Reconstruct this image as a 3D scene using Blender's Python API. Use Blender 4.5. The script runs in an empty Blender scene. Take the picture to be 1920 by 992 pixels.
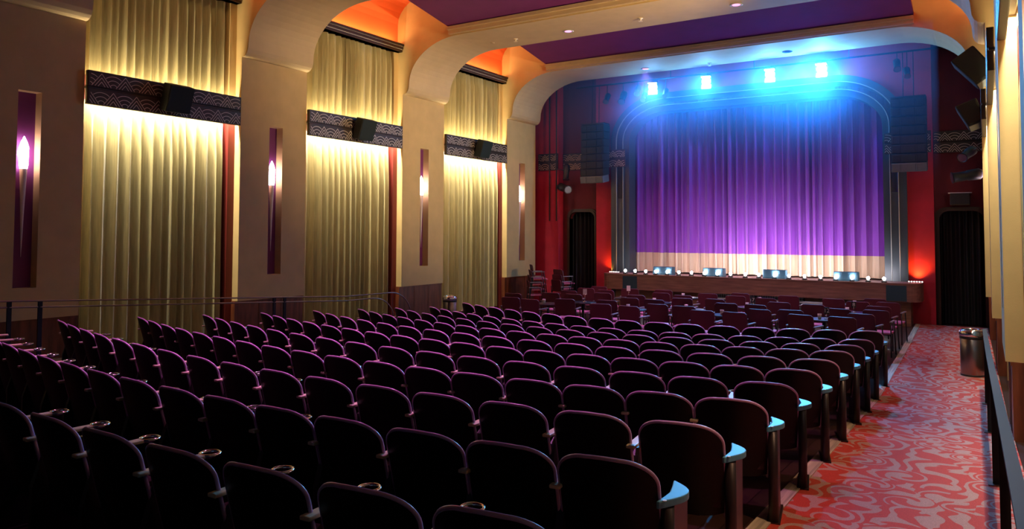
import bpy, math, random
from mathutils import Vector, Matrix

random.seed(7)
SC = bpy.context.scene
COL = SC.collection
PI = math.pi

# ------------------------------------------------------------------ camera
F_PX, YAW, PITCH, ROLL, CY = 1409.2, .5615, .0433, .0026, 374.7
cam_d = bpy.data.cameras.new('camera')
cam = bpy.data.objects.new('camera', cam_d)
COL.objects.link(cam)
cam_d.sensor_width = 36.0
cam_d.lens = F_PX / 1920 * 36
cam_d.shift_y = (CY - 496) / 1920
cam_d.clip_end = 200
fw = Vector((-math.sin(YAW) * math.cos(PITCH), math.cos(YAW) * math.cos(PITCH), math.sin(PITCH)))
rt = Vector((math.cos(YAW), math.sin(YAW), 0))
up = rt.cross(fw)
r2 = rt * math.cos(ROLL) + up * math.sin(ROLL)
u2 = -rt * math.sin(ROLL) + up * math.cos(ROLL)
m = Matrix((r2, u2, -fw)).transposed().to_4x4()
m.translation = (0, 0, 2.34)
cam.matrix_world = m
SC.camera = cam

# ------------------------------------------------------------------ world, exposure
w = bpy.data.worlds.new('world'); SC.world = w
w.use_nodes = True
w.node_tree.nodes['Background'].inputs[0].default_value = (.5, .32, .45, 1)
w.node_tree.nodes['Background'].inputs[1].default_value = 0.012
SC.view_settings.view_transform = 'Standard'
SC.view_settings.look = 'None'
SC.view_settings.exposure = 0.0
SC.view_settings.gamma = 1.0
SC.view_settings.use_curve_mapping = False
try:
    SC.cycles.max_bounces = 6
    SC.cycles.volume_bounces = 0
    SC.cycles.sample_clamp_indirect = 4
    SC.cycles.use_light_tree = True
except Exception:
    pass

# light levels
E_STRIP_DOWN, E_STRIP_UP, E_COVE = 250, 90, 24
E_SCONCE, E_DOWN, E_SPOT = 6, 42, 6000
E_FOOT, E_RED, E_LED = 1.5, 30, 8
HAZE = 0.15


def light(name, kind, loc, energy, color, target=None, parent=None, **kw):
    d = bpy.data.lights.new(name, kind)
    d.energy = energy; d.color = color
    for k, v in kw.items(): setattr(d, k, v)
    o = bpy.data.objects.new(name, d)
    COL.objects.link(o)
    o.location = loc
    if target is not None:
        dv = Vector(target) - Vector(loc)
        o.rotation_euler = dv.to_track_quat('-Z', 'Y').to_euler()
    if parent: o.parent = parent
    return o


# ------------------------------------------------------------------ materials
M = {}


def mat(name, col, rough=.6, metal=0.0, emit=None, estr=0.0, noise=0.0, nscale=8.0, bump=0.0, bscale=60.0, spec=None, sheen=0.0, stretch=None):
    mt = bpy.data.materials.new(name); mt.use_nodes = True
    nt = mt.node_tree; b = nt.nodes['Principled BSDF']
    b.inputs['Base Color'].default_value = (*col, 1)
    b.inputs['Roughness'].default_value = rough
    b.inputs['Metallic'].default_value = metal
    if spec is not None: b.inputs['Specular IOR Level'].default_value = spec
    if sheen: b.inputs['Sheen Weight'].default_value = sheen
    if emit:
        b.inputs['Emission Color'].default_value = (*emit, 1)
        b.inputs['Emission Strength'].default_value = estr
    tc = nt.nodes.new('ShaderNodeTexCoord')
    src = tc.outputs['Object']
    if stretch:
        mp = nt.nodes.new('ShaderNodeMapping'); mp.inputs['Scale'].default_value = stretch
        nt.links.new(src, mp.inputs[0]); src = mp.outputs[0]
    if noise:
        n = nt.nodes.new('ShaderNodeTexNoise'); n.inputs['Scale'].default_value = nscale; n.inputs['Detail'].default_value = 5
        nt.links.new(src, n.inputs['Vector'])
        r = nt.nodes.new('ShaderNodeValToRGB')
        r.color_ramp.elements[0].position = .3; r.color_ramp.elements[1].position = .7
        r.color_ramp.elements[0].color = (*[c * (1 - noise) for c in col], 1)
        r.color_ramp.elements[1].color = (*[min(1, c * (1 + noise)) for c in col], 1)
        nt.links.new(n.outputs['Fac'], r.inputs[0]); nt.links.new(r.outputs[0], b.inputs['Base Color'])
    if bump:
        n2 = nt.nodes.new('ShaderNodeTexNoise'); n2.inputs['Scale'].default_value = bscale; n2.inputs['Detail'].default_value = 3
        nt.links.new(src, n2.inputs['Vector'])
        bp = nt.nodes.new('ShaderNodeBump'); bp.inputs['Strength'].default_value = bump; bp.inputs['Distance'].default_value = .01
        nt.links.new(n2.outputs['Fac'], bp.inputs['Height']); nt.links.new(bp.outputs[0], b.inputs['Normal'])
    M[name] = mt
    return mt


mat('cream_plaster', (.62, .44, .19), .75, noise=.06, nscale=3, bump=.12, bscale=120)
mat('soffit_plaster', (.62, .46, .25), .7, noise=.05, nscale=3, bump=.1, bscale=120)
mat('orange_cove', (.75, .13, .03), .6, noise=.06, nscale=2)
mat('red_casing', (.16, .012, .008), .6)
mat('red_wall', (.46, .014, .042), .7, noise=.10, nscale=4, bump=.1, bscale=90)
mat('purple_ceiling', (.17, .02, .16), .7, noise=.08, nscale=2, bump=.08, bscale=100)
mat('purple_niche', (.17, .025, .17), .6)
mat('ceiling_orange', (.62, .36, .16), .8)
mat('gold_velvet', (.44, .37, .18), .40, noise=.15, nscale=5, sheen=.3, stretch=(6, 6, .5))
mat('purple_velvet', (.27, .05, .44), .5, noise=.12, nscale=5, sheen=.3, stretch=(6, 6, .5))
mat('cream_velvet', (.70, .50, .34), .5, noise=.08, nscale=5, stretch=(6, 6, .5))
mat('black_velvet', (.006, .006, .010), .8)
mat('wainscot_wood', (.16, .045, .020), .35, noise=.45, nscale=3, stretch=(4, 4, .6))
mat('stage_wood', (.26, .12, .095), .38, noise=.3, nscale=3, stretch=(.7, 3, 6))
mat('base_wood', (.26, .13, .075), .45, noise=.35, nscale=3, stretch=(.7, 3, 6))
mat('dark_wood', (.030, .012, .008), .4)
mat('dark_band', (.040, .026, .022), .5)
mat('band_inlay', (.75, .65, .55), .5)
mat('proscenium_grey', (.050, .065, .075), .45)
mat('proscenium_edge', (.35, .36, .34), .35)
mat('black_metal', (.012, .012, .014), .45)
mat('dark_steel', (.012, .014, .018), .6, spec=.15)
mat('brushed_steel', (.30, .25, .25), .30, metal=1, bump=.05, bscale=200, stretch=(1, 1, .02))
mat('chrome', (.75, .75, .78), .12, metal=1)
mat('white_metal', (.65, .68, .7), .4)
mat('speaker_green', (.010, .020, .018), .8, noise=.5, nscale=200)
mat('speaker_black', (.010, .014, .016), .7)
mat('speaker_grey', (.10, .12, .14), .5)
mat('seat_ply', (.006, .004, .005), .42, noise=.5, nscale=220, spec=.25)
mat('seat_edge_lit', (.60, .36, .58), .28, spec=.7)  # purple stage light put into the rim colour
mat('seat_fabric', (.05, .018, .03), .9)
mat('seat_iron', (.022, .014, .016), .38)
mat('arm_metal', (.85, .70, .46), .4)
mat('arm_end_pad_lit', (.10, .32, .46), .4)  # cyan tint of the spotlights put into the pad colour
mat('dot_marker', (.9, .9, .85), .5)
mat('chair_back', (.10, .012, .026), .55)
mat('chair_seat', (.62, .14, .28), .7)
mat('chair_frame', (.015, .012, .014), .35)
mat('chair_arm', (.25, .22, .24), .35)
mat('table_black', (.014, .012, .014), .3)
mat('card_white', (.85, .78, .74), .5)
mat('card_ink', (.02, .015, .02), .6)
mat('glass_cup', (.8, .75, .75), .1)
mat('blue_glow', (.1, .2, .9), .3, emit=(.10, .25, 1.0), estr=14)
mat('trim_nosing', (.50, .44, .32), .5, stretch=(8, .2, 1), noise=.4, nscale=6)
mat('monitor_blue', (.018, .055, .085), .5)
mat('lamp_white', (1, 1, 1), .3, emit=(1, .93, 1.0), estr=30)
mat('sconce_glass', (1, .9, 1), .3, emit=(1, .80, .98), estr=12)
mat('sconce_shaft', (.80, .68, .66), .4)
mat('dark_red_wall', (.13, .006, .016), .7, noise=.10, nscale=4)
mat('foot_bulb', (1, 1, 1), .3, emit=(.85, .95, 1), estr=40)
mat('spot_lens', (1, 1, 1), .2, emit=(.62, .88, 1), estr=60)
mat('spot_flag', (.80, .9, .95), .35)
mat('pink_lens', (1, .5, .7), .3, emit=(1, .28, .55), estr=2.2)
mat('led_dot', (1, .9, .8), .3, emit=(1, .85, .8), estr=8)


def wood_floor():
    mt = mat('floor_wood', (.035, .016, .012), .32)
    nt = mt.node_tree; b = nt.nodes['Principled BSDF']
    tc = nt.nodes.new('ShaderNodeTexCoord')
    mp = nt.nodes.new('ShaderNodeMapping'); mp.inputs['Rotation'].default_value = (0, 0, PI / 2)
    br = nt.nodes.new('ShaderNodeTexBrick')
    br.inputs['Scale'].default_value = 1.0; br.inputs['Brick Width'].default_value = 1.6; br.inputs['Row Height'].default_value = .12
    br.inputs['Mortar Size'].default_value = .004
    br.inputs['Color1'].default_value = (.060, .030, .022, 1); br.inputs['Color2'].default_value = (.035, .018, .013, 1); br.inputs['Mortar'].default_value = (.008, .004, .003, 1)
    nt.links.new(tc.outputs['Object'], mp.inputs[0]); nt.links.new(mp.outputs[0], br.inputs[0])
    nt.links.new(br.outputs[0], b.inputs['Base Color'])


def carpet():
    mt = mat('swirl_carpet', (.55, .07, .05), .92)
    nt = mt.node_tree; b = nt.nodes['Principled BSDF']; L = nt.links.new

    def N(t, **kw):
        n = nt.nodes.new(t)
        for k, v in kw.items(): setattr(n, k, v)
        return n

    tc = N('ShaderNodeTexCoord')
    sc = N('ShaderNodeMapping'); sc.inputs['Scale'].default_value = (2.6, 2.6, 0)
    L(tc.outputs['Object'], sc.inputs[0])
    vo = N('ShaderNodeTexVoronoi'); vo.inputs['Scale'].default_value = 1.0; vo.inputs['Randomness'].default_value = .8
    L(sc.outputs[0], vo.inputs['Vector'])
    sub = N('ShaderNodeVectorMath', operation='SUBTRACT')
    L(sc.outputs[0], sub.inputs[0]); L(vo.outputs['Position'], sub.inputs[1])
    ln = N('ShaderNodeVectorMath', operation='LENGTH'); L(sub.outputs[0], ln.inputs[0])
    # swirl: turn each neighbourhood about its centre, strongest at the centre
    fall = N('ShaderNodeMapRange'); fall.inputs['From Max'].default_value = .75; fall.inputs['To Min'].default_value = 4.2; fall.inputs['To Max'].default_value = 0
    fall.interpolation_type = 'SMOOTHSTEP'
    L(ln.outputs['Value'], fall.inputs[0])
    rot = N('ShaderNodeVectorRotate', rotation_type='Z_AXIS')
    L(sc.outputs[0], rot.inputs['Vector']); L(vo.outputs['Position'], rot.inputs['Center']); L(fall.outputs[0], rot.inputs['Angle'])
    nz = N('ShaderNodeTexNoise'); nz.inputs['Scale'].default_value = .9; nz.inputs['Detail'].default_value = 1
    L(rot.outputs[0], nz.inputs['Vector'])
    mx = N('ShaderNodeVectorMath', operation='MULTIPLY_ADD'); mx.inputs[1].default_value = (1.6, 1.6, 0)
    L(nz.outputs['Color'], mx.inputs[0]); L(rot.outputs[0], mx.inputs[2])
    wv = N('ShaderNodeTexWave'); wv.inputs['Scale'].default_value = .60; wv.inputs['Distortion'].default_value = .8; wv.inputs['Detail'].default_value = 1; wv.inputs['Detail Scale'].default_value = .8
    L(mx.outputs[0], wv.inputs['Vector'])
    rp = N('ShaderNodeValToRGB'); e = rp.color_ramp.elements
    e[0].position = .58; e[0].color = (.50, .05, .026, 1); e[1].position = .64; e[1].color = (.46, .27, .24, 1)
    L(wv.outputs['Fac'], rp.inputs[0])
    fb = N('ShaderNodeTexNoise'); fb.inputs['Scale'].default_value = 130; L(tc.outputs['Object'], fb.inputs['Vector'])
    mr = N('ShaderNodeMapRange'); mr.inputs['From Min'].default_value = .3; mr.inputs['From Max'].default_value = .7; mr.inputs['To Min'].default_value = .75; mr.inputs['To Max'].default_value = 1.2
    L(fb.outputs['Fac'], mr.inputs[0])
    ml = N('ShaderNodeVectorMath', operation='SCALE'); L(rp.outputs[0], ml.inputs[0]); L(mr.outputs[0], ml.inputs['Scale'])
    L(ml.outputs[0], b.inputs['Base Color'])


def grille():
    mt = mat('perforated', (.10, .16, .18), .4)
    nt = mt.node_tree; b = nt.nodes['Principled BSDF']
    tc = nt.nodes.new('ShaderNodeTexCoord')
    mp = nt.nodes.new('ShaderNodeMapping'); mp.inputs['Rotation'].default_value = (0, PI / 4, 0)
    ck = nt.nodes.new('ShaderNodeTexChecker'); ck.inputs['Scale'].default_value = 22
    ck.inputs[1].default_value = (.30, .42, .46, 1); ck.inputs[2].default_value = (.012, .02, .03, 1)
    nt.links.new(tc.outputs['Object'], mp.inputs[0]); nt.links.new(mp.outputs[0], ck.inputs[0]); nt.links.new(ck.outputs[0], b.inputs['Base Color'])


wood_floor(); carpet(); grille()


# ------------------------------------------------------------------ mesh builder
class MB:
    def __init__(s):
        s.v = []; s.f = []; s.mi = []; s.sm = []

    def quad(s, pts, mi=0, smooth=False):
        n = len(s.v); s.v += [tuple(p) for p in pts]; s.f.append(tuple(range(n, n + len(pts)))); s.mi.append(mi); s.sm.append(smooth)

    def box(s, x0, x1, y0, y1, z0, z1, mi=0):
        if x0 > x1: x0, x1 = x1, x0
        n = len(s.v)
        s.v += [(x0, y0, z0), (x1, y0, z0), (x1, y1, z0), (x0, y1, z0), (x0, y0, z1), (x1, y0, z1), (x1, y1, z1), (x0, y1, z1)]
        for f in ((0, 3, 2, 1), (4, 5, 6, 7), (0, 1, 5, 4), (1, 2, 6, 5), (2, 3, 7, 6), (3, 0, 4, 7)):
            s.f.append(tuple(n + i for i in f)); s.mi.append(mi); s.sm.append(False)
        return s

    def obox(s, mtx, sx, sy, sz, mi=0):
        """box of full size sx,sy,sz centred on the matrix"""
        n = len(s.v)
        for z in (-.5, .5):
            for x, y in ((-.5, -.5), (.5, -.5), (.5, .5), (-.5, .5)):
                s.v.append(tuple(mtx @ Vector((x * sx, y * sy, z * sz))))
        for f in ((0, 3, 2, 1), (4, 5, 6, 7), (0, 1, 5, 4), (1, 2, 6, 5), (2, 3, 7, 6), (3, 0, 4, 7)):
            s.f.append(tuple(n + i for i in f)); s.mi.append(mi); s.sm.append(False)
        return s

    def prism(s, poly, axis, a0, a1, mi=0, smooth=False):
        """poly: list of 2-D points, extruded along axis 'x','y','z' from a0 to a1"""
        def P(p, a):
            return {'x': (a, p[0], p[1]), 'y': (p[0], a, p[1]), 'z': (p[0], p[1], a)}[axis]
        n = len(s.v); k = len(poly)
        s.v += [P(p, a0) for p in poly] + [P(p, a1) for p in poly]
        for i in range(k):
            j = (i + 1) % k
            s.f.append((n + i, n + j, n + k + j, n + k + i)); s.mi.append(mi); s.sm.append(smooth)
        s.f.append(tuple(n + i for i in reversed(range(k)))); s.mi.append(mi); s.sm.append(False)
        s.f.append(tuple(n + k + i for i in range(k))); s.mi.append(mi); s.sm.append(False)
        return s

    def tube(s, pts, r, n=8, mi=0, closed=False):
        pts = [Vector(p) for p in pts]
        rr = r if isinstance(r, (list, tuple)) else [r] * len(pts)
        base = len(s.v); k = len(pts)
        prev = None
        for i, p in enumerate(pts):
            if closed: t = (pts[(i + 1) % k] - pts[i - 1]).normalized()
            else: t = (pts[min(i + 1, k - 1)] - pts[max(i - 1, 0)]).normalized()
            if prev is None:
                a = Vector((0, 0, 1)) if abs(t.z) < .9 else Vector((1, 0, 0))
                u = t.cross(a).normalized()
            else:
                u = (prev - t * prev.dot(t)).normalized()
            prev = u; v = t.cross(u)
            for j in range(n):
                an = 2 * PI * j / n
                s.v.append(tuple(p + (u * math.cos(an) + v * math.sin(an)) * rr[i]))
        for i in range(k if closed else k - 1):
            for j in range(n):
                a = base + i * n + j; b = base + i * n + (j + 1) % n
                i2 = (i + 1) % k
                c = base + i2 * n + (j + 1) % n; d = base + i2 * n + j
                s.f.append((a, b, c, d)); s.mi.append(mi); s.sm.append(True)
        if not closed:
            s.f.append(tuple(base + j for j in reversed(range(n)))); s.mi.append(mi); s.sm.append(False)
            s.f.append(tuple(base + (k - 1) * n + j for j in range(n))); s.mi.append(mi); s.sm.append(False)
        return s

    def lathe(s, prof, c=(0, 0, 0), n=20, mi=0, mtx=None):
        base = len(s.v); k = len(prof)
        for r, z in prof:
            for j in range(n):
                a = 2 * PI * j / n
                p = Vector((r * math.cos(a), r * math.sin(a), z))
                if mtx is not None: p = mtx @ p
                s.v.append(tuple(p + Vector(c)))
        for i in range(k - 1):
            for j in range(n):
                s.f.append((base + i * n + j, base + i * n + (j + 1) % n, base + (i + 1) * n + (j + 1) % n, base + (i + 1) * n + j)); s.mi.append(mi); s.sm.append(True)
        s.f.append(tuple(base + j for j in reversed(range(n)))); s.mi.append(mi); s.sm.append(False)
        s.f.append(tuple(base + (k - 1) * n + j for j in range(n))); s.mi.append(mi); s.sm.append(False)
        return s

    def grid(s, fn, nu, nv, mi=0, smooth=True):
        base = len(s.v)
        for i in range(nu + 1):
            for j in range(nv + 1):
                s.v.append(tuple(fn(i / nu, j / nv)))
        for i in range(nu):
            for j in range(nv):
                a = base + i * (nv + 1) + j
                s.f.append((a, a + nv + 1, a + nv + 2, a + 1)); s.mi.append(mi(i / nu, (j + .5) / nv) if callable(mi) else mi); s.sm.append(smooth)
        return s

    def mesh(s, name, mats):
        me = bpy.data.meshes.new(name)
        me.from_pydata(s.v, [], s.f)
        for q in (mats if isinstance(mats, (list, tuple)) else [mats]): me.materials.append(M[q])
        me.polygons.foreach_set('material_index', s.mi)
        me.polygons.foreach_set('use_smooth', s.sm)
        me.update()
        return me

    def build(s, name, mats, parent=None, bevel=0, label=None):
        o = bpy.data.objects.new(name, s.mesh(name, mats))
        COL.objects.link(o)
        if parent: o.parent = parent
        if bevel:
            b = o.modifiers.new('bevel', 'BEVEL'); b.width = bevel; b.segments = 2; b.limit_method = 'ANGLE'
        if label: o['label'] = label
        return o


def tag(o, label=None, cat=None, group=None, kind=None):
    if label: o['label'] = label
    if cat: o['category'] = cat
    if group: o['group'] = group
    if kind: o['kind'] = kind
    return o


def thing(name, label, cat, loc=(0, 0, 0), rotz=0, group=None):
    o = bpy.data.objects.new(name, None); COL.objects.link(o)
    o.empty_display_size = .1
    o.location = loc; o.rotation_euler = (0, 0, rotz)
    return tag(o, label, cat, group)


def dup(root, loc, rotz, label, group=None, skip=()):
    r = root.copy(); COL.objects.link(r)
    r.location = loc; r.rotation_euler = (0, 0, rotz); r['label'] = label
    if group: r['group'] = group
    for ch in list(root.children):
        if ch.name.split('.')[0] in skip: continue
        c = ch.copy(); COL.objects.link(c); c.parent = r
        for g in list(ch.children):
            d = g.copy(); COL.objects.link(d); d.parent = c
    return r


def struct(o, label=None):
    o['kind'] = 'structure'
    if label: o['label'] = label
    return o


ORD = ['zeroth', 'first', 'second', 'third', 'fourth', 'fifth', 'sixth', 'seventh', 'eighth', 'ninth', 'tenth', 'eleventh', 'twelfth',
       'thirteenth', 'fourteenth', 'fifteenth', 'sixteenth', 'seventeenth', 'eighteenth', 'nineteenth', 'twentieth']

# ------------------------------------------------------------------ layout
YW = 22.1                                       # stage wall
PIL = [(5.07, 6.82), (9.92, 11.66), (14.85, 16.60), (19.75, 21.50)]


def xl(y): return -12.59 + .0147 * (y - 22.06)   # front of the left pilasters


def xr(y): return -.0178 * (y - 19.75)           # front of the right pilasters


def fz(y): return .054 * max(0.0, 11.47 - y)     # raked floor


# ------------------------------------------------------------------ floor
b = MB()
YS = [-2, 1, 4, 7, 10, 11.47, 24]
for a, c in zip(YS[:-1], YS[1:]):
    b.quad([(-14.2, a, fz(a)), (1.2, a, fz(a)), (1.2, c, fz(c)), (-14.2, c, fz(c))])
b.quad([(-14.2, -2, -.3), (-14.2, 24, -.3), (1.2, 24, -.3), (1.2, -2, -.3)])
struct(b.build('floor', 'floor_wood'))
b = MB()
XC = [(-.9, -1.27), (5.4, -1.29), (9.56, -1.32), (12.2, -1.31), (16.8, -1.36), (22.0, -1.45)]


def xc(y):
    for (ya, xa), (yb, xb) in zip(XC[:-1], XC[1:]):
        if y <= yb: return xa + (xb - xa) * (y - ya) / (yb - ya)
    return XC[-1][1]


yy = [-.9, 2, 5.4, 8, 9.56, 11.47, 12.2, 16.8, 22.0]
n = len(yy)
for a, c in zip(yy[:-1], yy[1:]):
    b.quad([(xc(a), a, fz(a) + .014), (xr(a) + .05, a, fz(a) + .014), (xr(c) + .05, c, fz(c) + .014), (xc(c), c, fz(c) + .014)])
    b.quad([(xc(a), a, fz(a) - .01), (xc(a), a, fz(a) + .014), (xc(c), c, fz(c) + .014), (xc(c), c, fz(c) - .01)])
    b.quad([(xc(a), a, fz(a) - .01), (xc(c), c, fz(c) - .01), (xr(c) + .05, c, fz(c) - .01), (xr(a) + .05, a, fz(a) - .01)])
struct(b.build('floor_carpet', 'swirl_carpet'), 'red aisle carpet with pale swirling scroll pattern beside the right wall')
b = MB()
for a, c in zip(yy[:-1], yy[1:]):
    for x0, x1, h in ((-.11, 0, .022),):
        b.quad([(xc(a) + x0, a, fz(a) + h), (xc(a) + x1, a, fz(a) + h), (xc(c) + x1, c, fz(c) + h), (xc(c) + x0, c, fz(c) + h)])
        b.quad([(xc(a) + x0, a, fz(a) - .01), (xc(a) + x0, a, fz(a) + h), (xc(c) + x0, c, fz(c) + h), (xc(c) + x0, c, fz(c) - .01)])
        b.quad([(xc(a) + x1, a, fz(a) + h), (xc(a) + x1, a, fz(a) - .01), (xc(c) + x1, c, fz(c) - .01), (xc(c) + x1, c, fz(c) + h)])
struct(b.build('trim_1', 'trim_nosing'))


# ------------------------------------------------------------------ side walls, bay by bay
def side(s, xf):
    """map a distance d out from the pilaster front to x; s=+1 left wall, -1 right wall"""
    return lambda d, y: xf(y) + s * d


NICHE = (.73, 1.08, 1.44, 4.57)


def drape(X, y0, y1, z0, z1, d0, amp, matn, name, seed, wl=.21, wave=None):
    rnd = random.Random(seed)
    L = y1 - y0
    nf = max(4, int(L / wl))
    cuts = [0.0]
    for i in range(nf): cuts.append(cuts[-1] + rnd.uniform(.55, 1.5))
    cuts = [c / cuts[-1] for c in cuts]
    amps = [rnd.uniform(.55, 1.0) * amp for _ in range(nf)]
    leans = [rnd.uniform(-.10, .10) for _ in range(nf + 1)]

    def fn(u, v):
        # folds drift sideways a little towards the hem
        z = z0 + (z1 - z0) * v
        for i in range(nf):
            a = cuts[i] + leans[i] * .25 / nf * (1 - v); c = cuts[i + 1] + leans[i + 1] * .25 / nf * (1 - v)
            if u <= c or i == nf - 1:
                t = min(1, max(0, (u - a) / (c - a)))
                break
        pinch = .55 + .45 * min(1, (1 - v) * 5)
        d = d0 + pinch * amps[i] * (abs(math.sin(PI * t)) ** .8 - .5) * 2 + .012 * math.sin(23 * u + 3 * v + seed)
        y = y0 + L * u + .25 * amps[i] * math.sin(2 * PI * t) * pinch
        return (X(d, y), y, z) if wave is None else wave(u, v, d, y, z)
    mb = MB()
    mb.grid(fn, int(L / .0125), 10)
    return mb


def pattern(y0, y1, z0, h, mb, P, phase=0, per=.42, wd=.011):
    """fan-and-chevron band: P(y,z,lift) gives a point on the face"""
    n = int((y1 - y0) / per) + 3

    def ribbon(pts):
        for (a, c) in zip(pts[:-1], pts[1:]):
            if not (y0 < a[0] < y1 and y0 < c[0] < y1): continue
            dy, dz = c[0] - a[0], c[1] - a[1]
            l = math.hypot(dy, dz) or 1
            ny, nz = -dz / l * wd / 2, dy / l * wd / 2
            mb.quad([P(a[0] + ny, a[1] + nz), P(a[0] - ny, a[1] - nz), P(c[0] - ny, c[1] - nz), P(c[0] + ny, c[1] + nz)])
    hh = h * .88
    for i in range(-1, n):
        cy = y0 + (i + phase) * per
        hw = per * .40
        for k in (1, .68, .36):
            seg = 6
            ribbon([(cy - hw * k + hw * k * j / seg, z0 + hh * k * j / seg) for j in range(seg + 1)])
            ribbon([(cy + hw * k * j / seg, z0 + hh * k * (1 - j / seg)) for j in range(seg + 1)])
        fy = cy + per / 2
        for R in (.80, .52, .24):
            r = R * h
            pts = [(fy + 1.05 * r * math.cos(t * PI / 22), z0 + r * math.sin(t * PI / 22)) for t in range(23)]
            run = []
            for p in pts:
                ok = True
                for q in (cy, cy + per):
                    if p[1] < z0 + hh * (1 - abs(p[0] - q) / hw) + .004: ok = False
                if ok: run.append(p)
                else:
                    if len(run) > 1: ribbon(run)
                    run = []
            if len(run) > 1: ribbon(run)


def sconce(X, y, s, label, grp):
    """torch-like sconce; stands proud of its niche"""
    x = X(-.085, y)
    t = thing('wall_sconce', label, 'wall lamp', (x, y, 1.93), 0, grp)
    mb = MB(); mb.lathe([(.003, 0), (.009, .18), (.027, .75), (.050, 1.30), (.060, 1.50)], n=12); mb.build('shaft', 'sconce_shaft', t)
    mb = MB(); mb.lathe([(.056, 1.40), (.066, 1.47), (.068, 1.62), (.070, 1.74), (.045, 1.83), (.005, 1.92)], n=12); mb.build('lamp_glass', 'sconce_glass', t)
    mb = MB(); mb.tube([(0, 0, 1.50), (-s * .05, 0, 1.50), (-s * .10, 0, 1.52)], .012, 8); mb.lathe([(.03, 0), (.03, .02)], (-s * .098, 0, 1.50), 10, mtx=Matrix.Rotation(PI / 2, 4, 'Y')); mb.build('bracket', 'black_metal', t)
    light('sconce_bulb', 'POINT', (-s * .078, 0, 1.66), E_SCONCE, (1, .74, .88), parent=t, shadow_soft_size=.03)
    for c in t.children:
        if c.type == 'MESH' and c.name.startswith('lamp_glass'): c.visible_shadow = True


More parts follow.
